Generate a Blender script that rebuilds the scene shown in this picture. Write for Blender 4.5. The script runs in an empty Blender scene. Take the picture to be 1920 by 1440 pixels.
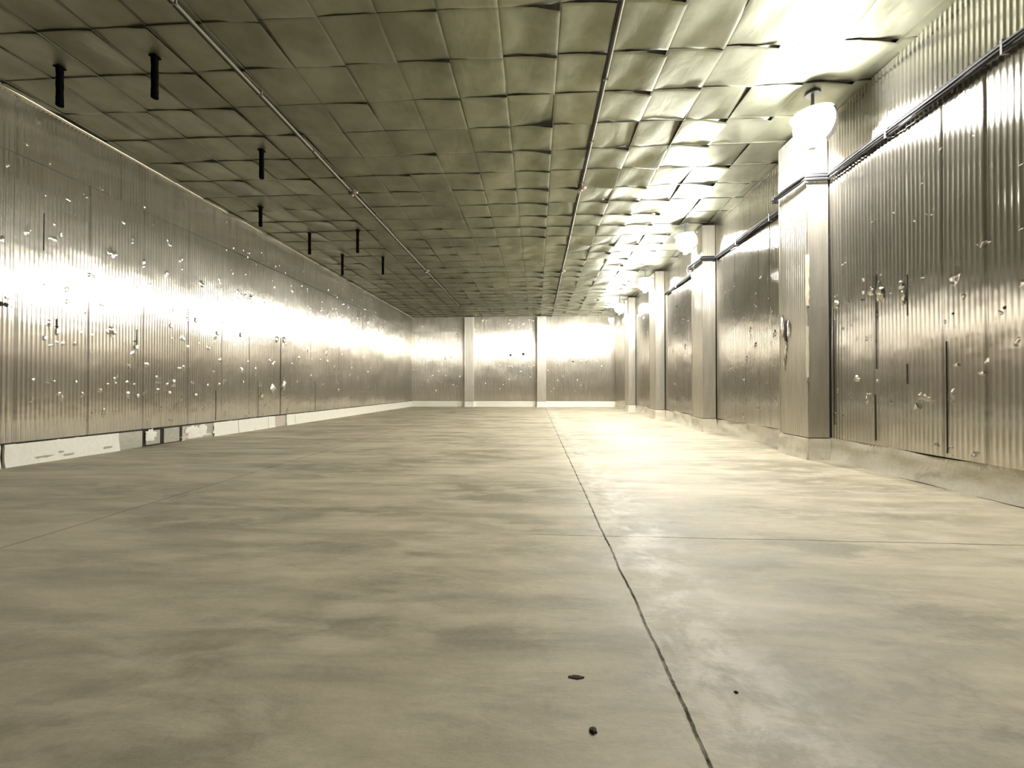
import bpy, bmesh, math, random
from mathutils import Vector, Matrix, noise

# ------------------------------------------------------------------ camera, light, exposure
sc = bpy.context.scene
U = 1.25                                   # metres per survey unit
EYE = 0.945 * U
FPX = 760.0
cam_d = bpy.data.cameras.new('camera')
cam_d.sensor_width = 36.0
cam_d.lens = FPX / 1920 * 36.0
cam_d.clip_start = 0.02
cam_d.clip_end = 200
cam = bpy.data.objects.new('camera', cam_d)
sc.collection.objects.link(cam)
YAW = math.atan(45 / FPX)
PITCH = math.atan(7 / FPX)
cam.location = (0, 0, EYE)
cam.rotation_euler = (math.pi / 2 + PITCH, 0, YAW)
sc.camera = cam

w = bpy.data.worlds.new('world')
sc.world = w
w.use_nodes = True
w.node_tree.nodes['Background'].inputs[0].default_value = (0, 0, 0, 1)
w.node_tree.nodes['Background'].inputs[1].default_value = 0.0

sc.view_settings.view_transform = 'Standard'
sc.view_settings.look = 'None'
sc.view_settings.gamma = 1.0
sc.view_settings.use_curve_mapping = False
sc.view_settings.exposure = 0.48
LAMP = 370.0                                # emission strength of each lamp globe

sc.cycles.max_bounces = 14
sc.cycles.diffuse_bounces = 6
sc.cycles.glossy_bounces = 10
sc.cycles.sample_clamp_indirect = 6.0
sc.cycles.use_denoising = True

col = sc.collection
rnd = random.Random(7)

# ------------------------------------------------------------------ measures (survey units, height from the eye)
XL, XR = -6.24, 3.86
YB, YF = -5.5, 20.1
ZF, ZC = -0.945, 3.55
ZP = -0.655                                 # lower edge of the metal cladding
XCOL = 3.57                                 # room face of the right-hand pilasters
ZJ = 2.84                                   # horizontal joint of the cladding

def P(x, y, z):                             # survey units -> metres
    return Vector((x * U, y * U, (z - ZF) * U))

MROT = cam.rotation_euler.to_matrix()
def hit(px, py, axis, val):                 # where the sight line through a pixel meets a plane of the room
    d = MROT @ Vector(((px - 960) / FPX, (720 - py) / FPX, -1.0))
    o = Vector((0, 0, 0))
    t = val / d[axis]
    return d * t                            # survey units, relative to the eye

# ------------------------------------------------------------------ helpers
def link(name, me, parent=None):
    o = bpy.data.objects.new(name, me)
    col.objects.link(o)
    if parent: o.parent = parent
    return o

def mesh_obj(name, verts, faces, m, parent=None, smooth=False, uvs=None):
    me = bpy.data.meshes.new(name)
    me.from_pydata([tuple(v) for v in verts], [], faces)
    if uvs is not None:
        uv = me.uv_layers.new(name='UVMap')
        fl = [0.0] * (len(me.loops) * 2)
        for i, l in enumerate(me.loops):
            fl[2 * i], fl[2 * i + 1] = uvs[l.vertex_index]
        uv.data.foreach_set('uv', fl)
    me.update()
    if smooth: me.shade_smooth()
    me.materials.append(m)
    o = link(name, me, parent)
    return o

class MB:
    def __init__(s): s.v = []; s.f = []
    def add(s, vs, fs):
        n = len(s.v); s.v += [Vector(v) for v in vs]; s.f += [tuple(i + n for i in f) for f in fs]
    def box(s, a, b, bev=0.0):
        (x0, y0, z0), (x1, y1, z1) = a, b
        x0, x1 = min(x0, x1), max(x0, x1); y0, y1 = min(y0, y1), max(y0, y1); z0, z1 = min(z0, z1), max(z0, z1)
        if bev <= 0:
            vs = [(x0,y0,z0),(x1,y0,z0),(x1,y1,z0),(x0,y1,z0),(x0,y0,z1),(x1,y0,z1),(x1,y1,z1),(x0,y1,z1)]
            s.add(vs, [(0,3,2,1),(4,5,6,7),(0,1,5,4),(1,2,6,5),(2,3,7,6),(3,0,4,7)])
        else:
            bm = bmesh.new()
            r = bmesh.ops.create_cube(bm, size=1)
            for v in bm.verts:
                v.co = Vector(((x0+x1)/2 + v.co.x*(x1-x0), (y0+y1)/2 + v.co.y*(y1-y0), (z0+z1)/2 + v.co.z*(z1-z0)))
            bmesh.ops.bevel(bm, geom=bm.edges[:], offset=bev, segments=2, affect='EDGES')
            bm.verts.index_update()
            s.add([v.co.copy() for v in bm.verts], [tuple(v.index for v in f.verts) for f in bm.faces])
            bm.free()
    def tube(s, pts, r, n=10, caps=True):
        pts = [Vector(p) for p in pts]
        rs = r if isinstance(r, (list, tuple)) else [r] * len(pts)
        rings = []; prev = None
        for i, p in enumerate(pts):
            t = (pts[min(i+1, len(pts)-1)] - pts[max(i-1, 0)]).normalized()
            if prev is None:
                a = Vector((0,0,1)) if abs(t.z) < 0.9 else Vector((1,0,0))
                nx = t.cross(a).normalized()
            else:
                nx = (prev - t * prev.dot(t)).normalized()
            ny = t.cross(nx); prev = nx
            rings.append([p + (nx * math.cos(2*math.pi*k/n) + ny * math.sin(2*math.pi*k/n)) * rs[i] for k in range(n)])
        vs = [v for r_ in rings for v in r_]; fs = []
        for i in range(len(rings)-1):
            for k in range(n):
                fs.append((i*n+k, i*n+(k+1)%n, (i+1)*n+(k+1)%n, (i+1)*n+k))
        if caps:
            fs.append(tuple(range(n-1, -1, -1))); fs.append(tuple((len(rings)-1)*n+k for k in range(n)))
        s.add(vs, fs)
    def lathe(s, c, prof, n=24):            # prof: (radius, z) list about a vertical axis through c
        c = Vector(c); vs = []; fs = []
        for r_, z in prof:
            for k in range(n):
                a = 2*math.pi*k/n
                vs.append(c + Vector((r_*math.cos(a), r_*math.sin(a), z)))
        m = len(prof)
        for i in range(m-1):
            for k in range(n):
                fs.append((i*n+k, i*n+(k+1)%n, (i+1)*n+(k+1)%n, (i+1)*n+k))
        fs.append(tuple(range(n-1, -1, -1))); fs.append(tuple((m-1)*n+k for k in range(n)))
        s.add(vs, fs)
    def build(s, name, m, parent=None, smooth=False):
        off = parent.matrix_world.translation if False else Vector((0,0,0))
        if parent is not None and parent.type == 'EMPTY': off = parent.location
        o = mesh_obj(name, [v - off for v in s.v], s.f, m, parent)
        bm = bmesh.new(); bm.from_mesh(o.data)
        bmesh.ops.recalc_face_normals(bm, faces=bm.faces)
        bm.to_mesh(o.data); bm.free()
        if smooth:
            o.data.shade_smooth()
            try: o.data.set_sharp_from_angle(angle=math.radians(40))
            except Exception: pass
        return o

def thing(name, label, cat, loc, group=None):
    o = bpy.data.objects.new(name, None); col.objects.link(o)
    o.location = loc; o.empty_display_size = 0.1
    o['label'] = label; o['category'] = cat
    if group: o['group'] = group
    return o

def structure(o, label=None):
    o['kind'] = 'structure'
    if label: o['label'] = label
    return o

# ------------------------------------------------------------------ materials
class NT:
    def __init__(s, name):
        s.m = bpy.data.materials.new(name); s.m.use_nodes = True
        s.t = s.m.node_tree; s.b = s.t.nodes['Principled BSDF']; s.o = s.t.nodes['Material Output']
    def n(s, typ, **kw):
        nd = s.t.nodes.new(typ)
        for k, v in kw.items():
            if k in nd.inputs: nd.inputs[k].default_value = v
            else: setattr(nd, k, v)
        return nd
    def l(s, a, b): s.t.links.new(a, b)
    def coords(s, scale=(1,1,1), kind='Object'):
        tc = s.n('ShaderNodeTexCoord'); mp = s.n('ShaderNodeMapping')
        mp.inputs['Scale'].default_value = scale
        s.l(tc.outputs[kind], mp.inputs[0]); return mp.outputs[0]
    def noise(s, vec, scale, detail=4, rough=.55, dist=0.0):
        nd = s.n('ShaderNodeTexNoise'); nd.inputs['Scale'].default_value = scale
        nd.inputs['Detail'].default_value = detail; nd.inputs['Roughness'].default_value = rough
        nd.inputs['Distortion'].default_value = dist
        s.l(vec, nd.inputs['Vector']); return nd.outputs['Fac']
    def ramp(s, fac, stops):
        r = s.n('ShaderNodeValToRGB'); e = r.color_ramp.elements
        while len(e) < len(stops): e.new(0.5)
        for el, (p, c) in zip(e, stops):
            el.position = p; el.color = (c[0], c[1], c[2], 1) if not isinstance(c, (int, float)) else (c, c, c, 1)
        s.l(fac, r.inputs[0]); return r.outputs[0]
    def mix(s, fac, a, b, mode='MIX'):
        m = s.n('ShaderNodeMix', data_type='RGBA', blend_type=mode)
        for sock, v in ((m.inputs[0], fac), (m.inputs[6], a), (m.inputs[7], b)):
            if isinstance(v, (int, float)): sock.default_value = v
            elif isinstance(v, tuple): sock.default_value = (*v, 1)
            else: s.l(v, sock)
        return m.outputs[2]
    def math(s, op, a, b=0.0):
        m = s.n('ShaderNodeMath', operation=op)
        for i, v in enumerate((a, b)):
            if isinstance(v, (int, float)): m.inputs[i].default_value = v
            else: s.l(v, m.inputs[i])
        return m.outputs[0]
    def bump(s, h, strength, dist, prev=None):
        b = s.n('ShaderNodeBump'); b.inputs['Strength'].default_value = strength
        b.inputs['Distance'].default_value = dist
        s.l(h, b.inputs['Height'])
        if prev is not None: s.l(prev, b.inputs['Normal'])
        return b.outputs[0]

def metal_wall(name, tint=(0.66, 0.63, 0.57), rough=0.235, aniso=1.0, dents=1.0, met=.90):
    t = NT(name); b = t.b
    b.inputs['Metallic'].default_value = met
    uv = t.coords((1, 1, 1), 'UV')
    # u runs along the wall, v up it, both in metres
    streak = t.noise(t.coords((3.0, .35, 1), 'UV'), 3.0, 5, .6)
    blot = t.noise(uv, .9, 4, .6)
    c = t.mix(t.ramp(streak, [(.3, 0), (.7, 1)]), tuple(v * .80 for v in tint), tint)
    c = t.mix(t.math('MULTIPLY', t.ramp(blot, [(.52, 0), (.72, 1)]), .35), c, (0.52, 0.47, 0.37))
    t.l(c, b.inputs['Base Color'])
    rr = t.math('ADD', t.math('MULTIPLY', streak, .08), rough - .04)
    t.l(rr, b.inputs['Roughness'])
    b.inputs['Anisotropic'].default_value = aniso
    tg = t.n('ShaderNodeTangent', direction_type='UV_MAP'); tg.uv_map = 'UVMap'
    t.l(tg.outputs[0], b.inputs['Tangent'])
    b.inputs['Anisotropic Rotation'].default_value = 0.0
    # small knocks in the sheet
    d1 = t.ramp(t.noise(t.coords((1.6, 1, 1), 'UV'), 3.4, 2, .4), [(.66, 0), (.86, 1)])
    fine = t.noise(t.coords((14, .10, 1), 'UV'), 5, 1, .4)
    big = t.noise(uv, 1.3, 3, .5)
    n1 = t.bump(big, 0.16 * dents, 0.05)
    n2 = t.bump(fine, 0.10, 0.006, n1)
    n3 = t.bump(d1, 0.5 * dents, 0.03, n2)
    t.l(n3, b.inputs['Normal'])
    return t.m

def plain(name, colr, rough=.6, metal=0.0, var=.15, scale=12, bump=.0):
    t = NT(name); b = t.b
    v = t.coords()
    f = t.noise(v, scale, 4, .6)
    c = t.mix(f, tuple(x * (1 - var) for x in colr), tuple(min(1, x * (1 + var)) for x in colr))
    t.l(c, b.inputs['Base Color'])
    b.inputs['Roughness'].default_value = rough; b.inputs['Metallic'].default_value = metal
    if bump: t.l(t.bump(f, bump, .01), b.inputs['Normal'])
    return t.m

M = {}
M['wall_metal'] = metal_wall('ribbed_aluminium_cladding')
M['far_metal'] = metal_wall('far_aluminium_cladding', (0.70, 0.66, 0.57), .32, .95, .8)
M['column_metal'] = metal_wall('pilaster_cladding', (0.70, 0.66, 0.57), .42, .85, .7, .65)

def ceiling_mat():
    t = NT('ceiling_foil'); b = t.b
    b.inputs['Metallic'].default_value = 1.0
    v = t.coords()
    f = t.noise(v, 1.1, 4, .6); g = t.noise(v, 9, 4, .6)
    c = t.mix(t.ramp(f, [(.35, 0), (.65, 1)]), (.215, .222, .162), (.335, .342, .262))
    t.l(c, b.inputs['Base Color'])
    t.l(t.math('ADD', t.math('MULTIPLY', g, .12), .43), b.inputs['Roughness'])
    w1 = t.noise(t.coords((1.0, .45, 1)), 3.2, 3, .5, .6)
    n1 = t.bump(w1, .35, .03)
    t.l(t.bump(g, .12, .006, n1), b.inputs['Normal'])
    return t.m
M['ceiling'] = ceiling_mat()
M['seam'] = plain('ceiling_seam_dark', (.16, .16, .12), .5, .8)

def floor_mat():
    t = NT('worn_concrete_floor'); b = t.b
    v = t.coords()
    vs = t.coords((.55, 1.5, 1))
    a = t.noise(vs, .8, 6, .62, .4)
    a2 = t.noise(vs, 3.0, 6, .65, .3)
    fine = t.noise(v, 30, 5, .7)
    c = t.mix(t.ramp(a, [(.38, 0), (.62, 1)]), (.27, .235, .145), (.55, .485, .335))
    c = t.mix(t.math('MULTIPLY', t.ramp(a2, [(.46, 0), (.62, 1)]), .6), c, (.64, .57, .41))
    sw = t.noise(t.coords((.35, 2.6, 1)), 1.6, 5, .6, .2)
    c = t.mix(t.math('MULTIPLY', t.ramp(sw, [(.50, 0), (.66, 1)]), .45), c, (.215, .198, .115))
    c = t.mix(t.math('MULTIPLY', t.ramp(t.noise(v, 5.2, 6, .7, .5), [(.60, 0), (.72, 1)]), .30), c, (.24, .22, .15))
    c = t.mix(.10, c, t.ramp(fine, [(.3, .2), (.7, .7)]))
    # sawn joints filled with dirt
    sep = t.n('ShaderNodeSeparateXYZ'); t.l(v, sep.inputs[0])
    wob = t.math('MULTIPLY', t.math('SUBTRACT', t.noise(v, 1.6, 6, .65), .5), .05)
    def line(comp, pos, width, amt):
        d = t.math('ABSOLUTE', t.math('SUBTRACT', t.math('ADD', sep.outputs[comp], wob), pos))
        return t.math('MULTIPLY', t.ramp(t.math('MULTIPLY', d, 1.0 / width * .25), [(.0, 1), (.25, .9), (.42, 0)]), amt)
    wob = t.math('ADD', wob, t.math('MULTIPLY', t.math('SUBTRACT', t.noise(v, 22, 5, .7), .5), .012))
    ln = line(0, .435 * U, .0052, 1.0)
    for args in ((0, -3.15 * U, .010, .4), (1, 6.1 * U, .008, .35), (1, 9.7 * U, .012, .4), (1, 13.2 * U, .015, .35)):
        ln = t.math('MAXIMUM', ln, line(*args))
    # the nearest cross joint is open right of the main joint and filled left of it
    openr = t.ramp(t.math('MULTIPLY', t.math('ADD', sep.outputs[0], 2.0), .2), [(.28, 0), (.5, 1)])
    ln = t.math('MAXIMUM', ln, t.math('MULTIPLY', line(1, 2.62 * U, .006, .6), openr))
    c = t.mix(ln, c, (.03, .028, .018))
    # pale spalled band along the main joint
    dj = t.math('ABSOLUTE', t.math('SUBTRACT', sep.outputs[0], .62 * U))
    near = t.ramp(t.math('MULTIPLY', dj, 1.6), [(.0, 1), (.7, 0)])
    pale = t.math('MULTIPLY', near, t.ramp(t.noise(v, 4.0, 6, .7, .4), [(.44, 0), (.58, 1)]))
    c = t.mix(t.math('MULTIPLY', pale, .8), c, (.72, .66, .54))
    t.l(c, b.inputs['Base Color'])
    r = t.math('ADD', t.math('MULTIPLY', t.ramp(a2, [(.35, 0), (.65, 1)]), .16), .50)
    r = t.math('ADD', r, t.math('MULTIPLY', fine, .08))
    t.l(r, b.inputs['Roughness'])
    t.l(t.math('MULTIPLY', t.math('SUBTRACT', 1.0, ln), .42), b.inputs['Specular IOR Level'])
    n1 = t.bump(a2, .18, .02)
    n2 = t.bump(fine, .18, .004, n1)
    inv = t.math('SUBTRACT', 1.0, ln)
    t.l(t.bump(inv, .6, .006, n2), b.inputs['Normal'])
    return t.m
M['floor'] = floor_mat()

def plaster_mat(name, colr, dirt, thr):
    t = NT(name); b = t.b
    v = t.coords()
    a = t.noise(v, 2.2, 6, .65, .3); f = t.noise(v, 22, 5, .65)
    c = t.mix(t.ramp(a, [(thr, 0), (thr + .14, 1)]), colr, dirt)
    c = t.mix(.15, c, t.ramp(f, [(.3, .3), (.7, .9)]))
    t.l(c, b.inputs['Base Color']); b.inputs['Roughness'].default_value = .75
    t.l(t.bump(f, .35, .01, t.bump(a, .3, .03)), b.inputs['Normal'])
    return t.m
M['plaster'] = plaster_mat('whitewashed_plaster', (.93, .90, .78), (.60, .55, .43), .66)
M['curb_right'] = plaster_mat('rough_whitewashed_curb', (.74, .69, .56), (.42, .38, .28), .58)
M['block'] = plaster_mat('bare_concrete_block', (.40, .38, .29), (.50, .47, .38), .5)
M['block_pink'] = plaster_mat('pinkish_bare_render', (.56, .48, .40), (.42, .38, .31), .55)
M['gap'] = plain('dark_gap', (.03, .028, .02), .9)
M['trim'] = plain('corner_angle_metal', (.78, .75, .64), .28, 1.0, .1, 8)
M['pipe'] = plain('galvanised_conduit', (.20, .195, .15), .6, .4, .12, 8)
M['box'] = plain('brown_junction_box', (.11, .075, .05), .5, .1)
M['lidm'] = plain('pale_box_lid', (.75, .72, .62), .4)
M['black'] = plain('black_rubber', (.003, .003, .003), 1.0)
M['black'].node_tree.nodes['Principled BSDF'].inputs['Specular IOR Level'].default_value = 0.05
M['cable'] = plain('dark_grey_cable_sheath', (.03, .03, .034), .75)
M['wire'] = plain('pale_grey_wire', (.16, .16, .16), .6)
M['foam'] = plaster_mat('exposed_foam', (.86, .80, .56), (.55, .48, .30), .55)
M['flap'] = plain('bent_bright_aluminium', (.80, .78, .68), .25, 1.0, .1, 20)
M['housing'] = plain('grey_lamp_housing', (.35, .36, .37), .4, .6)
M['light_shield'] = plain('white_light_shield', (.85, .85, .83), .4)
M['debris'] = plain('dark_brown_debris', (.055, .035, .025), .9, 0, .4, 60)

def glow_mat():
    t = NT('lit_lamp_globe')
    e = t.n('ShaderNodeEmission'); e.inputs[0].default_value = (1.0, .975, .93, 1); e.inputs[1].default_value = LAMP
    t.l(e.outputs[0], t.o.inputs[0]); return t.m
M['glow'] = glow_mat()

# ------------------------------------------------------------------ setting: ribbed walls
def ribbed(name, p0, p1, n, z0, z1, m, parent=None, rib=.058, amp=.0058, zsteps=30, seams=(), seed=0.0, per=6, soft=.010):
    """ribbed metal sheet from plan point p0 to p1 (survey units), bulging along n (unit, into the room); metres inside"""
    a = Vector((p0[0] * U, p0[1] * U)); b = Vector((p1[0] * U, p1[1] * U))
    L = (b - a).length; d = (b - a) / L; nn = Vector(n)
    k = max(2, int(L / rib)) * per
    zz0, zz1 = (z0 - ZF) * U, (z1 - ZF) * U
    ss = [L * i / k for i in range(k + 1)]
    vs, uvs, fs = [], [], []
    zs = [zz0 + (zz1 - zz0) * j / zsteps for j in range(zsteps + 1)]
    sm = sorted(seams)
    for i, s in enumerate(ss):
        r = math.cos(2 * math.pi * s / rib)
        prof = amp * (r * .8 + .2 * math.cos(4 * math.pi * s / rib + .7))
        sh = 1 + .35 * math.sin(s * 1.7 + seed)
        # each sheet stands a little differently
        pi_ = sum(1 for q in sm if q < s)
        tilt = .006 * math.sin(pi_ * 12.9898 + seed * 3)
        edge = 0.0
        for q in sm:
            e = abs(s - q)
            if e < rib * .22: edge = -.012
        for z in zs:
            low = noise.noise(Vector((s * .55 + seed * 7, z * .8, seed))) * soft + noise.noise(Vector((s * 1.9 + seed * 7, z * 1.3, seed + 5))) * soft * .35
            h = prof * sh + tilt + low + edge
            p = a + d * s
            vs.append((p.x + nn.x * h, p.y + nn.y * h, z)); uvs.append((s, z))
    nz = zsteps + 1
    flip = d.x * nn.y - d.y * nn.x
    for i in range(k):
        for j in range(zsteps):
            q = (i * nz + j, (i + 1) * nz + j, (i + 1) * nz + j + 1, i * nz + j + 1)
            fs.append(q if flip < 0 else q[::-1])
    return mesh_obj(name, vs, fs, m, parent, True, uvs)

def backing(mb, a, b): mb.box(P(*a), P(*b))

seamsL = [i * .5 * U * .8 + rnd.uniform(-.03, .03) for i in range(1, 58)]
wl = ribbed('wall_left', (XL, YB), (XL, YF), (1, 0), ZP, ZJ, M['wall_metal'], seams=[s for i, s in enumerate(seamsL) if i % 2 == 0], seed=1.0)
structure(wl, 'left wall clad in ribbed dented aluminium sheets')
ribbed('upper_cladding', (XL + .012, YB), (XL + .012, YF), (1, 0), ZJ - .02, ZC, M['wall_metal'], wl, zsteps=10, seams=seamsL[::3], seed=2.3)
wr = ribbed('wall_right', (XR, YB), (XR, YF), (-1, 0), ZP, ZJ, M['wall_metal'], seams=[.4 * U * i + rnd.uniform(-.05, .05) for i in range(1, 57)], seed=4.0)
structure(wr, 'right wall clad in ribbed aluminium sheets behind the pilasters')
ribbed('upper_cladding', (XR - .012, YB), (XR - .012, YF), (-1, 0), ZJ - .02, ZC, M['wall_metal'], wr, zsteps=10, seed=5.1)
wf = ribbed('wall_far', (XL, YF), (XR, YF), (0, -1), ZP, ZJ, M['far_metal'], seams=[1.3, 3.9, 5.3, 6.4, 8.2, 9.9, 11.2], seed=6.0)
structure(wf, 'far end wall clad in ribbed aluminium between two pilasters')
ribbed('upper_cladding', (XL, YF - .012), (XR, YF - .012), (0, -1), ZJ - .02, ZC, M['far_metal'], wf, zsteps=10, seed=6.6)
wb = ribbed('wall_back', (XL, YB), (XR, YB), (0, 1), ZF, ZC, M['wall_metal'], seed=8.0)
M['back'] = plain('dull_back_wall', (.10, .095, .075), .7)
wb.data.materials[0] = M['back']
structure(wb, 'dull ribbed wall behind the camera')
# masonry shell behind the sheets so the room is closed
T = .25
for par, a, b in ((wl, (XL - T, YB - T, ZF), (XL - .06, YF + T, ZC + .1)), (wr, (XR + .06, YB - T, ZF), (XR + T, YF + T, ZC + .1)),
                  (wf, (XL, YF + .06, ZF), (XR, YF + T, ZC + .1)), (wb, (XL, YB - T, ZF), (XR, YB - .06, ZC + .1))):
    mb = MB(); backing(mb, a, b); mb.build('masonry_backing', M['block'], par)

# floor
mb = MB(); mb.box(P(XL - T, YB - T, ZF) - Vector((0, 0, .2)), P(XR + T, YF + T, ZF))
fl = structure(mb.build('floor', M['floor']), 'worn beige concrete floor with sawn joints')

# ------------------------------------------------------------------ ceiling of square foil-faced tiles
TS = .578
def ceiling():
    vs, fs = [], []
    sv, sf = MB(), None
    x0 = .226 - TS * 12
    nx, ny = 19, 46
    y0 = 3.73 + .0 - TS * 16
    g = [0, .018, .06, .16, .28, .4, .5, .6, .72, .84, .94, .982, 1]
    r = random.Random(3)
    zc = (ZC - ZF) * U
    for i in range(nx):
        for j in range(ny):
            xa, ya = (x0 + i * TS), (y0 + j * TS)
            if xa > XR or xa + TS < XL or ya > YF: continue
            c = [.022 * noise.noise(Vector((p_ * 1.7 + 3, q_ * 1.7, 4))) for p_, q_ in ((i, j), (i + 1, j), (i + 1, j + 1), (i, j + 1))]
            diag = r.random() < .82
            cr = (1.15 if xa > -.4 else .6) * r.uniform(.028, .060) * (1 if r.random() < .75 else -.6)
            bel = r.uniform(-.004, .010)
            base = len(vs)
            for u in g:
                for v in g:
                    # triangular facet raised on one side of a crease running corner to corner
                    if diag: t_ = (u - v) * .5 + (u - .5) * .25
                    else: t_ = (u + v - 1) * .5
                    fac = cr * max(0.0, t_) - .35 * cr * max(0.0, .35 - abs(u + .35 * v - .6)) 
                    bil = c[0]*(1-u)*(1-v) + c[1]*u*(1-v) + c[2]*u*v + c[3]*(1-u)*v
                    pil = bel * 16 * u*(1-u)*v*(1-v)
                    xm, ym = (xa + u * TS) * U, (ya + v * TS) * U
                    wr_ = noise.noise(Vector((xm * .9, ym * .5, 3.3))) * .016 + noise.noise(Vector((xm * 2.6, ym * 1.3, 9))) * .004
                    e = min(u, 1-u, v, 1-v)
                    lip = .006 if e < .001 else (.002 if e < .02 else 0)
                    z = zc - fac * 2.0 - bil - pil - wr_ + lip
                    vs.append((min(max(xm, XL * U - .02), XR * U + .02), min(max(ym, YB * U), YF * U + .02), z))
            k = len(g)
            for a in range(k - 1):
                for b in range(k - 1):
                    q = (base + a*k + b, base + a*k + b + 1, base + (a+1)*k + b + 1, base + (a+1)*k + b)
                    fs.append(q)
    o = mesh_obj('ceiling', vs, fs, M['ceiling'], None, True)
    structure(o, 'ceiling of square crinkled foil-faced tiles')
    for i in range(nx + 1):
        x = x0 + i * TS
        if XL < x < XR:
            wd = .003 if x < 0.0 else .005
            sv.box(P(x, YB, ZC) + Vector((-wd, 0, -.006)), P(x, YF, ZC) + Vector((wd, 0, .012)))
    for j in range(ny + 1):
        y = y0 + j * TS
        if YB < y < YF:
            sv.box(P(XL, y, ZC) + Vector((0, -.005, -.002)), P(XR, y, ZC) + Vector((0, .005, .012)))
    sv.build('seam_grid', M['seam'], o)
    bk = MB(); bk.box(P(XL - T, YB - T, ZC) + Vector((0,0,.06)), P(XR + T, YF + T, ZC) + Vector((0,0,.25)))
    bk.build('slab', M['block'], o)
    return o
ceiling()

# bright angle trim along the left ceiling corner, and plain ones elsewhere
def trim(name, a, b, wd=.035, m='trim'):
    mb = MB(); a, b = P(*a), P(*b)
    n = 60; pts = []
    for i in range(n + 1):
        p = a.lerp(b, i / n); p.z += .005 * noise.noise(p * .8); p.x += .003 * noise.noise(p * 1.1 + Vector((5, 0, 0)))
        pts.append(p)
    vs = []; fs = []
    for p in pts:
        for dx, dz in ((0, 0), (wd, 0), (wd * .8, -wd * .45), (0, -wd)):
            vs.append(p + Vector((dx, 0, dz)))
    for i in range(n):
        for k in range(4):
            fs.append((i*4+k, i*4+(k+1) % 4, (i+1)*4+(k+1) % 4, (i+1)*4+k))
    mb.add(vs, fs + [(0,1,2,3), tuple(n*4+k for k in (3,2,1,0))])
    return structure(mb.build(name, M[m]))
trim('trim_1', (XL + .005, YB, ZC - .012), (XL + .005, YF, ZC - .012))
structure(bpy.data.objects['trim_1'], 'thin bright metal angle along the left ceiling corner')

# ------------------------------------------------------------------ low whitewashed curbs
def rough_strip(name, p0, p1, n, z0, z1, m, parent=None, step=.09, foot=.02, top=.03, amp=.012, seed=0, ragged=(0, 0), zs=7, wavy=0.0):
    """a plaster face with a return on top; thickness goes back from the face line along -n (all survey units, n into the room)"""
    a, b = P(p0[0], p0[1], 0), P(p1[0], p1[1], 0)
    L = (b - a).length; d = (b - a) / L; nn = Vector((n[0], n[1], 0))
    k = max(3, int(L / step)); H0, H1 = (z0 - ZF) * U, (z1 - ZF) * U
    vs = []
    rows = zs + 2
    for i in range(k + 1):
        for j in range(rows):
            if j <= zs:
                f = j / zs; z = H0 + (H1 - H0) * f; out = foot * (1 - f) ** 3
                if j == zs: out -= .006
            else:
                f = 1; z = H1 + .0; out = -top * U
            s = L * i / k
            if i == 0 and ragged[0]: s += ragged[0] * (.5 + noise.noise(Vector((f * 6, seed, 1))))
            if i == k and ragged[1]: s -= ragged[1] * (.5 + noise.noise(Vector((f * 6, seed, 2))))
            p = a + d * s
            h = out + amp * noise.noise(Vector((s * 2.3, z * 4, seed))) + amp * .5 * noise.noise(Vector((s * 8, z * 9, seed + 3)))
            if j == zs + 1: h = out
            zz = z + (wavy * noise.noise(Vector((s * 1.2, 0, seed + 9))) if j >= zs else 0)
            vs.append(Vector((p.x, p.y, 0)) + nn * h + Vector((0, 0, zz)))
    fs = []
    for i in range(k):
        for j in range(rows - 1):
            fs.append((i*rows+j, (i+1)*rows+j, (i+1)*rows+j+1, i*rows+j+1))
    # end returns back to the core
    for i in (0, k):
        base = len(vs)
        for j in range(zs + 1): vs.append(vs[i*rows+j] - nn * (top * U + .02))
        for j in range(zs): fs.append((i*rows+j, i*rows+j+1, base+j+1, base+j))
    mb = MB(); mb.add(vs, fs)
    return mb.build(name, m, parent, True)

def yL(px, Z=ZF):                                  # distance along the left wall for a column of pixels
    return hit(px, 800, 0, XL)[1]

# left curb: dark core, whitewash over most of it, a stretch broken away to the blocks
mb = MB(); mb.box(P(XL - .06, YB, ZF), P(XL - .035, YF, ZP - .006))
bl = structure(mb.build('baseboard_left', M['block']), 'low whitewashed masonry curb under the left wall, broken open in one stretch')
ZT = ZP - .018
rough_strip('plaster_coat', (XL, YB), (XL, yL(2)), (1, 0), ZF, ZT, M['plaster'], bl, seed=1)
rough_strip('plaster_coat', (XL, yL(9)), (XL, yL(229)), (1, 0), ZF, ZT, M['plaster'], bl, seed=2, ragged=(0, .12), step=.05)
def blockpiece(px0, px1, m, name='concrete_block', bev=.03, inset=.012):
    a, b = yL(px0), yL(px1)
    mb = MB(); mb.box(P(XL - .06, a, ZF), P(XL - inset, b, ZT), bev); o = mb.build(name, m, bl, True); return o
blockpiece(222, 269.5, M['block'], bev=.012)
blockpiece(272.5, 304, M['block'], bev=.03)
blockpiece(307.5, 339, M['block'], bev=.018)
blockpiece(341.5, 356, M['block_pink'], bev=.02)
mb = MB(); mb.box(P(XL - .05, yL(268), ZF), P(XL - .026, yL(343), ZT - .012)); mb.build('mortar_gap', M['gap'], bl)
mb = MB(); mb.box(P(XL - .05, yL(1), ZF), P(XL - .03, yL(10), ZT)); mb.build('mortar_gap', M['gap'], bl)
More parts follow.
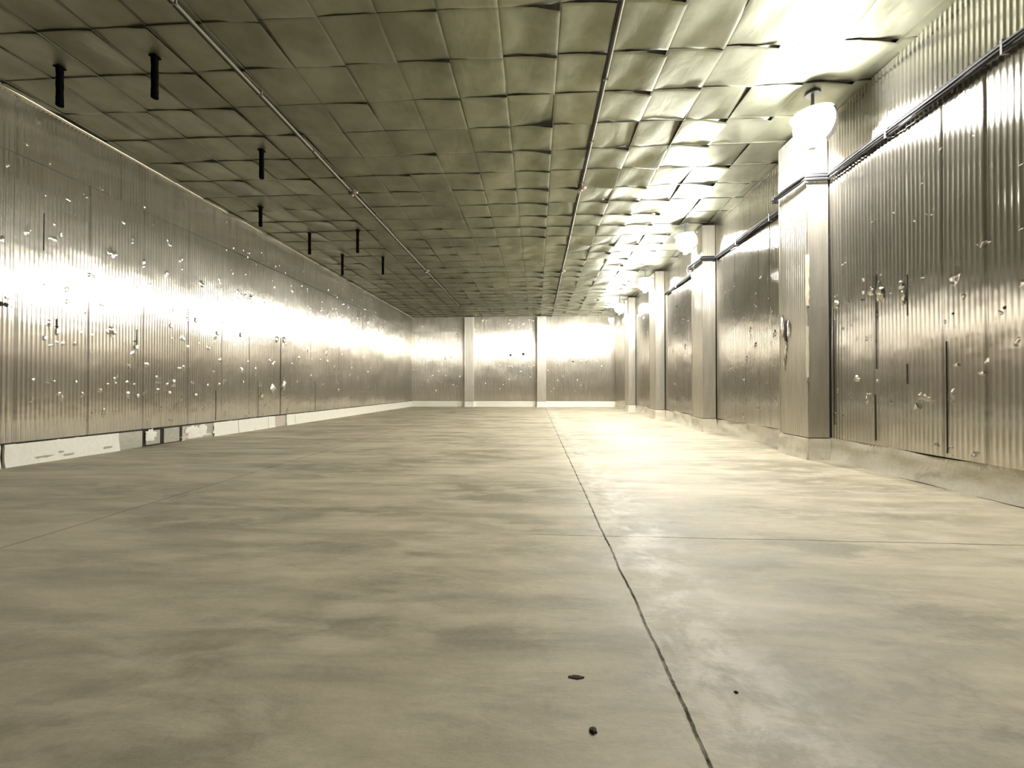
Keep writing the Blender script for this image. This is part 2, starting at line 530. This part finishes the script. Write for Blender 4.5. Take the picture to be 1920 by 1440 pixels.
# white blob left on the rounded block
def blob(name, y, z, ry, rz, m, par, seed=0, x=XL, n=(1, 0), off=-.006, rise=.010):
    vs = []; N = 20
    c = P(x, y, z)
    ctr = c + Vector((n[0] * (off + rise), n[1] * (off + rise), 0)); vs.append(ctr)
    t = Vector((-n[1], n[0], 0))
    for ring, (q, hgt) in enumerate(((.75, rise * .8), (1.0, -.004))):
        for k in range(N):
            a = 2*math.pi*k/N; w_ = 1 + .7 * noise.noise(Vector((math.cos(a)*2.1, math.sin(a)*2.1, seed)))
            vs.append(c + t * (math.cos(a) * ry * q * w_) + Vector((n[0]*(off+hgt), n[1]*(off+hgt), math.sin(a) * rz * q * w_)))
    fs = [(0, 1+k, 1+(k+1) % N) for k in range(N)]
    fs += [(1+k, 1+N+k, 1+N+(k+1) % N, 1+(k+1) % N) for k in range(N)]
    mb = MB(); mb.add(vs, fs); return mb.build(name, m, par, True)
ob = hit(283, 816, 0, XL); blob('plaster_remnant', ob[1], ob[2], .12, .12, M['plaster'], bl, 3, off=0.0)
mb = MB(); mb.box(P(XL - .06, yL(350), ZF), P(XL - .014, yL(402), ZT), .01); mb.build('concrete_block', M['block'], bl, True)
for (px, py, ry, rz, sd) in ((362, 808, .20, .125, 4), (381, 805, .13, .12, 5), (370, 817, .38, .05, 6)):
    ob = hit(px, py, 0, XL); blob('plaster_remnant', ob[1], ob[2], ry, rz, M['plaster'], bl, sd, off=0.0)
cuts = [398, 447, 503, 517]
rough_strip('plaster_coat', (XL, yL(398)), (XL, yL(446.6)), (1, 0), ZF, ZT, M['plaster'], bl, seed=7, ragged=(.12, 0), step=.05)
rough_strip('plaster_coat', (XL, yL(447.6)), (XL, yL(502.6)), (1, 0), ZF, ZT, M['plaster'], bl, seed=8, step=.05)
rough_strip('plaster_coat', (XL, yL(503.6)), (XL, yL(518)), (1, 0), ZF, ZT, M['plaster'], bl, seed=9, ragged=(0, .15), step=.05)
mb = MB(); mb.box(P(XL - .06, yL(512), ZF), P(XL - .014, yL(536), ZT), .01); mb.build('concrete_block', M['block_pink'], bl, True)
rough_strip('plaster_coat', (XL, yL(537.5)), (XL, yL(553)), (1, 0), ZF, ZT, M['plaster'], bl, seed=10, step=.05)
rough_strip('plaster_coat', (XL, yL(553.6)), (XL, YF), (1, 0), ZF, ZT, M['plaster'], bl, seed=11)
# dark strip standing in for the shadow line between curb and cladding, and the bent lower lip of the sheets
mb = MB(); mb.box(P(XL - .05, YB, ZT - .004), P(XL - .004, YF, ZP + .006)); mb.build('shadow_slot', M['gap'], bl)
# grey scars on the plaster
for (px, py, ry, rz, sd) in ((129, 852, .10, .022, 1), (83, 856, .14, .02, 2), (203, 839, .09, .022, 5), (115, 847, .05, .02, 8)):
    ob = hit(px, py, 0, XL + .012); blob('plaster_scar', ob[1], ob[2], ry, rz, M['block'], bl, sd, x=XL + .012, off=-.003)

# far and right curbs
bf = structure(rough_strip('baseboard_far', (XL, YF - .02), (XR, YF - .02), (0, -1), ZF, ZP - .01, M['plaster'], top=.1, seed=20), 'whitewashed curb at the foot of the far wall')
br = structure(rough_strip('baseboard_right', (XR, YB), (XR, YF), (-1, 0), ZF, ZP - .006, M['curb_right'], top=.12, seed=21, foot=.05, amp=.03, step=.07, wavy=.03), 'rough worn whitewashed curb along the right wall')
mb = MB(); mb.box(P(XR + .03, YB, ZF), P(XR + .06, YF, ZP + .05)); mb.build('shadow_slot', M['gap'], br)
for (y0, y1, h) in ((1.2, 3.75, .03), (4.0, 4.5, .012)):  # dark tapered tubes marking the gap between right curb and floor
    mb = MB()
    n = 24
    pts = [P(XR - .045 - .004, y0 + (y1 - y0) * i / n, ZF) + Vector((.02 * noise.noise(Vector((i * .5, 0, 2))), 0, h * .25 * math.sin(math.pi * i / n))) for i in range(n + 1)]
    mb.tube(pts, [max(.003, h * .5 * math.sin(math.pi * i / n)) for i in range(n + 1)], 6)
    mb.build('floor_gap_line', M['gap'], br)

# ------------------------------------------------------------------ pilasters
def pilaster(x0, x1, y0, y1, faces, label, seed, group):
    XW = XR - .026
    faces = [tuple((XW, q[1]) if q[0] == XR and isinstance(q, tuple) and abs(q[0]) > 1.5 else q for q in f_) for f_ in faces]
    faces = [tuple((q[0], YF - .022) if q[1] == YF else q for q in f_) for f_ in faces]
    t = thing('pilaster', label, 'pilaster', P((x0 + x1) / 2, (y0 + y1) / 2, ZF), group)
    off = t.location
    def shift(o):
        for v in o.data.vertices: v.co -= off
        return o
    for k, (a, b, n) in enumerate(faces):
        o = ribbed('cladding', a, b, n, ZP, ZJ, M['column_metal'], None, seed=seed + k, zsteps=24, amp=.0022, soft=.004, rib=.05); shift(o); o.parent = t
        o = ribbed('upper_cladding', a, b, n, ZJ - .012, ZC - .06, M['column_metal'], None, seed=seed + k + .5, zsteps=8, amp=.0022, soft=.003, rib=.05); shift(o); o.parent = t
    mb = MB(); mb.box(P(x0 + .02, y0 + .02, ZP - .02), P(x1 - .03, y1 - .03, ZC - .065)); mb.build('core', M['gap'], t)
    for k, (a, b, n) in enumerate(faces):
        aa = Vector(a); bb = Vector(b); d = (bb - aa).normalized()
        aa -= d * .012; bb += d * .012
        o = rough_strip('plinth_face', aa + Vector(n) * .012, bb + Vector(n) * .012, n, ZF, ZP - .012, M['curb_right'] if y1 < 19 else M['plaster'], None, step=.05, top=.03, seed=seed + k * 3, foot=.03, amp=.018)
        shift(o); o.parent = t
    # angle beads on the outer corners
    cs = set()
    for a, b, n in faces: cs.add(a); cs.add(b)
    cnt = {}
    for a, b, n in faces:
        for q in (a, b): cnt[q] = cnt.get(q, 0) + 1
    for q, c in cnt.items():
        if c > 1:
            mb = MB(); p0, p1 = P(q[0], q[1], ZP), P(q[0], q[1], ZC - .065)
            mb.tube([p0.lerp(p1, i / 20) + Vector((.003 * noise.noise(Vector((i * .7, seed, 0))), 0, 0)) for i in range(21)], .008, 8)
            mb.build('corner_bead', M['trim'], t, True)
    return t

cols = [(5.55, 6.16, 'wide ribbed metal pilaster nearest the camera on the right wall, its corner torn open'),
        (8.91, 9.51, 'second metal pilaster from the camera on the right wall, dark near face'),
        (12.36, 12.98, 'third metal pilaster from the camera on the right wall'),
        (15.9, 16.52, 'fourth and farthest metal pilaster along the right wall')]
PIL = []
for i, (ya, yb, lab) in enumerate(cols):
    f = [((XR, ya), (XCOL, ya), (0, -1)), ((XCOL, ya), (XCOL, yb), (-1, 0)), ((XCOL, yb), (XR, yb), (0, 1))]
    PIL.append(pilaster(XCOL, XR, ya, yb, f, lab, 30 + i * 4, 'pilasters along the right wall'))
for i, (xa, xb, lab) in enumerate(((-3.50, -3.08, 'narrow metal pilaster left of centre on the far wall'), (0.06, .50, 'narrow metal pilaster right of centre on the far wall'))):
    yy = YF - .28
    f = [((xa, YF), (xa, yy), (-1, 0)), ((xa, yy), (xb, yy), (0, -1)), ((xb, yy), (xb, YF), (1, 0))]
    pilaster(xa, xb, yy, YF, f, lab, 60 + i * 4, 'pilasters on the far wall')

# torn corner and hole in the nearest pilaster
p1 = PIL[0]
def foam_strip(pts, wy, name='exposed_foam', seed=0):
    """ragged foam showing along the inner near corner of the first pilaster; pts = (z, width) in survey units from the eye"""
    mb = MB(); vs = []; fs = []
    for i, (z, wd) in enumerate(pts):
        c = P(XCOL, 5.55, z)
        j = .012 * noise.noise(Vector((i * 1.3, seed, 0)))
        vs += [c + Vector((-.012, wd * U + j, 0)), c + Vector((-.016, 0, 0)), c + Vector((-.004, -.014, 0)), c + Vector((wd * U * .7 - j, -.010, 0))]
    for i in range(len(pts) - 1):
        for k in range(3): fs.append((i*4+k, i*4+k+1, (i+1)*4+k+1, (i+1)*4+k))
    mb.add(vs, fs); return mb.build(name, M['foam'], p1, True)
Zp = lambda py: (727 - py) * 5.36 / 760
r5 = random.Random(5)
foam_strip([(Zp(y), .012 + .022 * r5.random()) for y in range(478, 582, 8)], 0)
foam_strip([(Zp(y), .008 + .012 * r5.random()) for y in range(612, 716, 8)], 0, seed=3)
mb = MB(); c = P(XCOL, 5.55, Zp(716)); mb.box(c + Vector((-.03, -.03, -.02)), c + Vector((.015, .02, .03)), .008); mb.build('bent_tab', M['flap'], p1, True)
ob = hit(1474, 622, 0, XCOL)
blob('torn_hole', ob[1], ob[2], .05, .20, M['gap'], p1, 3, x=XCOL, n=(-1, 0), off=.004)
for (px, py, ry, rz, s_) in ((1468, 612, .05, .22, 4), (1480, 618, .05, .16, 5), (1474, 655, .035, .20, 6), (1472, 684, .02, .14, 9)):
    ob = hit(px, py, 0, XCOL); blob('torn_flap', ob[1], ob[2], ry, rz, M['flap'], p1, s_, x=XCOL, n=(-1, 0), off=.008)

# bent flaps, slits and holes in the side walls (parts of the walls)
def flap(par, px, py, X, n, wpx, hpx, up=1):
    o = hit(px, py, 0, X); D = o[1]
    hh = hpx * D / FPX * U; ww = wpx * D * D / (FPX * abs(X)) * U
    return blob('bent_flap', o[1], o[2], ww / 2, hh / 2, M['flap'], par, px * .37, x=X, n=(n, 0), off=.008, rise=.02)
def slit(par, px, y0, y1, X, n, wd=.010):
    a, b = hit(px, y0, 0, X), hit(px, y1, 0, X)
    mb = MB(); mb.box(P(X, a[1], a[2]) + Vector((n * .004, -wd, 0)), P(X, a[1], b[2]) + Vector((n * .010, wd, 0)))
    return mb.build('open_seam', M['gap'], par)
for px, py, wp, hp in ((1634, 546, 9, 20), (1650, 548, 11, 30), (1691, 536, 9, 14), (1695, 557, 9, 26), (1568, 572, 8, 14), (1608, 710, 9, 12), (1809, 555, 6, 12), (1720, 763, 6, 12), (1795, 684, 8, 8), (1843, 700, 12, 8)):
    flap(wr, px, py, XR, -1, wp, hp)
for px, a, b in ((1642.5, 515, 692), (1702, 515, 592), (1702, 682, 720), (1775, 640, 850), (1564, 600, 796), (1642, 740, 826)):
    slit(wr, px, a, b, XR, -1, .004 if b - a > 120 else .007)
for px, py, r_ in ((1886, 577, .016), (1788, 588, .010), (1617, 562, .012), (1271, 547, .03), (1269, 573, .04)):
    o = hit(px, py, 0, XR); blob('punched_hole', o[1], o[2], r_ * U, r_ * U, M['gap'], wr, px, x=XR, n=(-1, 0), off=.006)
rl = random.Random(11)
for px, py, wp, hp in ((107, 622, 9, 14), (84, 634, 9, 12), (255, 652, 8, 12), (320, 610, 6, 10), (367, 600, 6, 12), (519, 636, 7, 12), (532, 638, 6, 12), (60, 712, 7, 8), (141, 716, 6, 6), (294, 730, 9, 5),
                       (512, 728, 9, 16), (532, 724, 9, 20), (257, 742, 7, 10), (317, 736, 8, 8), (366, 740, 9, 7), (490, 742, 6, 8), (335, 690, 12, 4), (408, 625, 7, 8), (452, 628, 5, 8), (113, 440, 6, 14), (15, 558, 22, 8), (100, 715, 5, 5),
                       (200, 720, 6, 4), (215, 718, 5, 4), (236, 716, 8, 5), (250, 720, 6, 4), (312, 720, 6, 5), (325, 716, 5, 4), (388, 722, 5, 6), (410, 720, 6, 6), (455, 716, 4, 5)):
    flap(wl, px, py, XL, 1, wp, hp)
for px, a, b in ((106, 598, 624), (256, 618, 650), (404.5, 732, 788), (484, 715, 782), (526.5, 632, 776), (591, 715, 770), (577.5, 510, 533), (82, 400, 470)):
    slit(wl, px, a, b, XL, 1, .006)
for px, py, r_ in ((5, 571, .07), (106, 612, .02), (253, 640, .02), (367, 590, .015), (519, 636, .015), (533, 640, .015)):
    o = hit(px, py, 0, XL); blob('punched_hole', o[1], o[2], r_ * U, r_ * .5 * U, M['gap'], wl, px, x=XL, n=(1, 0), off=.006)
for px, py, r_ in ((957, 666, .07), (981, 664, .08), (981, 684, .03), (1074, 678, .05)):
    o = hit(px, py, 1, YF); blob('punched_hole', 0, 0, .01, .01, M['gap'], wf, px) if False else None
    c = P(o[0], YF, o[2]); mb = MB(); N = 12
    vs = [c + Vector((math.cos(2*math.pi*k/N) * r_ * (1 + .4 * math.sin(k * 1.7)), -.012, math.sin(2*math.pi*k/N) * r_)) for k in range(N)]
    vs += [v + Vector((0, .02, 0)) for v in vs]
    mb.add(vs, [tuple(range(N))] + [(k, (k+1) % N, N+(k+1) % N, N+k) for k in range(N)]); mb.build('punched_hole', M['gap'], wf)

# ------------------------------------------------------------------ conduits on the ceiling
def conduit(x, y0, y1, boxes, label, sag=.0):
    t = thing('ceiling_conduit', label, 'pipe', P(x, y0, ZC), 'conduits along the ceiling')
    n = 80; R = .021
    def pt(y): 
        p = P(x, y, ZC); p.z -= .050 + .004 * math.sin(y * 2.1); p.x += .004 * math.sin(y * 1.3 + x); return p
    mb = MB(); mb.tube([pt(y0 + (y1 - y0) * i / n) for i in range(n + 1)], R, 10); mb.build('pipe', M['pipe'], t, True)
    mb = MB(); mb.tube([pt(y0 + (y1 - y0) * i / n) + Vector((-.038, 0, .002)) for i in range(n + 1)], R * .75, 6); mb.build('conduit_shadow_tube', M['cable'], t, True)  # dark tube added to stand for the shadow line beside the pipe
    y = y0 + .5
    while y < y1:
        p = pt(y); mb = MB()
        mb.box(p + Vector((-.036, -.012, -.024)), p + Vector((.036, .012, -.018)), .002)
        mb.box(p + Vector((-.036, -.012, -.022)), p + Vector((-.028, .012, .055)), .002)
        mb.box(p + Vector((.026, -.012, -.022)), p + Vector((.032, .012, .055)), .002)
        mb.build('clip', M['pipe'], t); y += TS * 2
    for by in boxes:
        p = pt(by); s = .075
        mb = MB(); mb.lathe(p + Vector((0, 0, -.03)), [(.02, -.035), (s * .9, -.033), (s, -.025), (s, .07), (s * .9, .075)], 20)
        jb = mb.build('junction_box', M['box'], t, True)
        mb = MB(); mb.lathe(p + Vector((.012, 0, -.07)), [(.012, -.012), (.026, -.008), (.026, .01)], 14); g_ = mb.build('box_gland', M['lidm'], jb, True)
        for v in g_.data.vertices: v.co -= t.location
        mb = MB(); mb.tube([p + Vector((s * .8, 0, -.01)), p + Vector((s + .05, 0, -.01))], .022, 10); g2 = mb.build('side_gland', M['lidm'], jb, True)
        for v in g2.data.vertices: v.co -= t.location
    return t
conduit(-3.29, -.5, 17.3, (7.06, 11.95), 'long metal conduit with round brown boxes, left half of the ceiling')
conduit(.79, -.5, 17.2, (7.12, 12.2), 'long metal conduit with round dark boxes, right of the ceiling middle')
t = thing('cross_conduit', 'thin conduit crossing the ceiling near the far wall between the two long ones', 'pipe', P(-3.29, 17.35, ZC))
mb = MB(); mb.tube([P(-3.29 + (4.08) * i / 20, 17.35, ZC) + Vector((0, 0, -.085)) for i in range(21)], .018, 8); mb.build('pipe', M['pipe'], t, True)
for xx in (-3.29, .79):
    mb = MB(); mb.box(P(xx, 17.35, ZC) + Vector((-.07, -.07, -.13)), P(xx, 17.35, ZC) + Vector((.07, .07, -.06)), .01); mb.build('junction_box', M['box'], t, True)

# ------------------------------------------------------------------ black stub hangers
def hanger(px, ytop, ybot, label):
    a = hit(px, ytop, 2, ZC); b = hit(px, ybot, 1, a[1])
    L = (a[2] - b[2]) * U
    p = P(a[0], a[1], ZC)
    t = thing('ceiling_hanger', label, 'hanger', p, 'black rods hanging from the ceiling')
    r_ = .040; lean = Vector(((b[0] - a[0]) * U, 0, 0))
    mb = MB(); n = 8
    mb.tube([p + Vector((0, 0, .01)) + (lean + Vector((0, 0, -L))) * (i / n) for i in range(n + 1)], [r_ * (1 + .06 * math.sin(i * 2.0)) for i in range(n + 1)], 14)
    mb.build('rod', M['black'], t, True)
    mb = MB(); mb.box(p + Vector((-.05, -.05, -.016)), p + Vector((.05, .05, .0)), .004); mb.build('mounting_plate', M['black'], t)
    mb = MB(); q = p + lean + Vector((0, 0, -L)); mb.lathe(q, [(r_ * .75, -.012), (r_ * 1.05, -.004), (r_ * 1.08, .03), (r_, .034)], 14); mb.build('end_cap', M['black'], t, True)
for h in ((112, 126, 198, 'black rod farthest left, near the upper left corner'),
          (290, 106, 183, 'large black rod between the left conduit and the rod nearest the wall corner'),
          (490.5, 282, 334, 'black rod hanging directly above another rod, nearer one of that pair'),
          (488.5, 388, 424, 'black rod just above the left wall edge, directly below another rod'),
          (580.5, 437, 476, 'slim black rod near the wall edge, left one of the mid-distance pair'),
          (670.5, 432, 473, 'slim black rod of the mid-distance pair, the one closest to the left conduit'),
          (642, 478, 515, 'small black rod beside the left wall edge, left one of the farthest two'),
          (718, 482, 514, 'small black rod farthest to the right of all the hanging rods')):
    hanger(*h)

# ------------------------------------------------------------------ lamps along the right side
def lamp(px, py, X, label, k, gr=.25):
    o = hit(px, py, 0, X)
    c = P(*o); top = P(o[0], o[1], ZC)
    t = thing('ceiling_lamp', label, 'lamp', top, 'round lamps along the right side of the ceiling')
    mb = MB(); mb.lathe(top, [(.10, -.02), (.10, 0), (.02, .004)], 20); mb.build('ceiling_rose', M['housing'], t, True)
    mb = MB(); mb.tube([top, c + Vector((0, 0, gr * .9))], .022, 10); mb.build('stem', M['housing'], t, True)
    mb = MB(); mb.lathe(c, [(gr * 1.14, gr * .66), (gr * 1.16, gr * .70), (gr * .8, gr * .86), (gr * .3, gr * 1.05), (.03, gr * 1.12)], 24); mb.build('housing', M['housing'], t, True)  # brim widened to block lamp light from the ceiling
    prof = []
    for i in range(15):
        a = -math.pi / 2 + (math.pi / 2 + .72) * i / 14
        prof.append((max(.004, gr * math.cos(a)), gr * math.sin(a)))
    mb = MB(); mb.lathe(c, prof, 28); mb.build('globe', M['glow'], t, True)
    # curved reflector added on the wall side of the globe to darken the wall
    vs = []; fs = []; na, ne = 16, 12; R1, R2 = gr + .045, gr + .055
    for R_ in (R1, R2):
        for i in range(na + 1):
            az = math.radians(-62 + 124 * i / na)
            for j in range(ne + 1):
                el = math.radians(-58 + 112 * j / ne)
                vs.append(c + Vector((math.cos(az) * math.cos(el), math.sin(az) * math.cos(el), math.sin(el))) * R_)
    nn_ = (na + 1) * (ne + 1)
    for i in range(na):
        for j in range(ne):
            q4 = [i*(ne+1)+j, (i+1)*(ne+1)+j, (i+1)*(ne+1)+j+1, i*(ne+1)+j+1]
            fs.append(tuple(q4)); fs.append(tuple(nn_ + q for q in q4[::-1]))
    for j in range(ne):
        fs.append((j, j+1, nn_+j+1, nn_+j)); k0 = na*(ne+1); fs.append((k0+j, k0+j+1, nn_+k0+j+1, nn_+k0+j))
    for i in range(na):
        a0, a1 = i*(ne+1), (i+1)*(ne+1); fs.append((a0, a1, nn_+a1, nn_+a0)); fs.append((a0+ne, a1+ne, nn_+a1+ne, nn_+a0+ne))
    mb = MB(); mb.add(vs, fs); mb.build('light_shield', M['light_shield'], t, True)
    mb = MB(); q = c + Vector((-.02, -.01, -gr - .02))
    mb.box(q + Vector((-.05, -.03, -.075)), q + Vector((.05, .03, .012)), .01); mb.build('lower_clip', M['lidm'], t, True)
    return t
for a in ((1524, 238, 3.34, 'brightest and nearest round lamp hanging by the first pilaster'),
          (1286, 454, 3.24, 'second round lamp from the camera, level with the second pilaster'),
          (1210, 532, 3.24, 'third round lamp from the camera, by the third pilaster'),
          (1162, 577, 3.22, 'fourth round lamp from the camera, by the fourth pilaster'),
          (1146, 600, 3.4, 'smallest and farthest round lamp at the far right corner')):
    lamp(*a, 0, .25 if a[0] > 1150 else .14)

# ------------------------------------------------------------------ dark cable run along the right wall
t = thing('cable_run', 'dark bundle of cables running along the right wall just under the joint', 'cable', P(XR, YB, 2.77))
def path(y_end):
    pts = []
    g = .055
    y = YB
    for (ya, yb, _) in cols:
        if ya > y_end: break
        pts += [(XR - g, y), (XR - g, ya - g), (XCOL - g, ya - g), (XCOL - g, yb + g), (XR - g, yb + g)]
        y = yb + g + .001
    pts.append((XR - g, y_end)); return pts
def dense(pts, st=.18):
    out = []
    for a, b in zip(pts, pts[1:]):
        a, b = Vector(a), Vector(b); L = (b - a).length; n = max(1, int(L / st))
        out += [a.lerp(b, i / n) for i in range(n)]
    out.append(Vector(pts[-1])); return out
base = dense(path(12.2))
for k, (dz, dn, rr, mm) in enumerate(((0.0, 0, .026, 'cable'), (.042, .006, .020, 'cable'), (-.040, .0, .018, 'cable'), (.012, -.03, .010, 'wire'), (-.022, -.028, .008, 'cable'))):
    pts = []
    for i, q in enumerate(base):
        sag = .022 * math.sin(q.y * 1.85 + k * .6) + .012 * math.sin(q.y * 5 + k)
        p = P(q.x, q.y, 2.77) + Vector((dn, dn * .5, dz + sag * .6)); pts.append(p)
    mb = MB(); mb.tube(pts, rr, 8); mb.build('cable', M[mm], t, True)
y = .2
while y < 12:
    if not any(ya - .1 < y < yb + .1 for ya, yb, _ in cols):
        c = P(XR - .05, y, 2.77); mb = MB()
        mb.box(c + Vector((-.045, -.012, -.075)), c + Vector((-.038, .012, .075)), .002)
        mb.box(c + Vector((-.045, -.012, .070)), c + Vector((.028, .012, .078)), .002)
        mb.box(c + Vector((-.045, -.012, -.078)), c + Vector((.028, .012, -.070)), .002)
        mb.build('clamp', M['housing'], t)
    y += 1.1
# loose ends at the second pilaster
for (x_, y_, l_, sd) in ((XR - .09, 8.82, .14, 0), (XCOL - .07, 9.2, .22, 1), (XCOL - .09, 9.35, .10, 2), (XCOL - .06, 9.6, .28, 3)):
    p = P(x_, y_, 2.77); l_ *= .8; pts = [p + Vector((.03 * math.sin(i * .9 + sd), .03 * math.cos(i * .7 + sd), -l_ * i / 7)) for i in range(8)]
    mb = MB(); mb.tube(pts, .009, 6); mb.build('loose_end', M['wire'] if sd % 2 else M['cable'], t, True)

# ------------------------------------------------------------------ crumbs on the floor
def crumb(px, py, rx, ry, rz, label, seed):
    o = hit(px, py, 2, ZF); c = P(o[0], o[1], ZF)
    bm = bmesh.new(); bmesh.ops.create_icosphere(bm, subdivisions=3, radius=1)
    for v in bm.verts:
        s = 1 + .45 * noise.noise(v.co * 1.7 + Vector((seed, 0, 0)))
        v.co = Vector((v.co.x * rx * s, v.co.y * ry * s, max(-.2, v.co.z) * rz * s + rz * .2))
    me = bpy.data.meshes.new('debris'); bm.to_mesh(me); bm.free(); me.materials.append(M['debris']); me.shade_smooth()
    ob = link('debris_crumb', me); ob.location = c
    ob['label'] = label; ob['category'] = 'debris'
crumb(1112, 1371, .013, .013, .007, 'small dark brown crumb on the floor near the bottom edge, left of the main joint', 1)
crumb(1080, 1270, .030, .012, .003, 'flat brownish flake on the floor left of the main joint', 4)
crumb(1380, 1298, .007, .006, .004, 'tiny dark speck of dirt on the floor right of the main joint', 7)
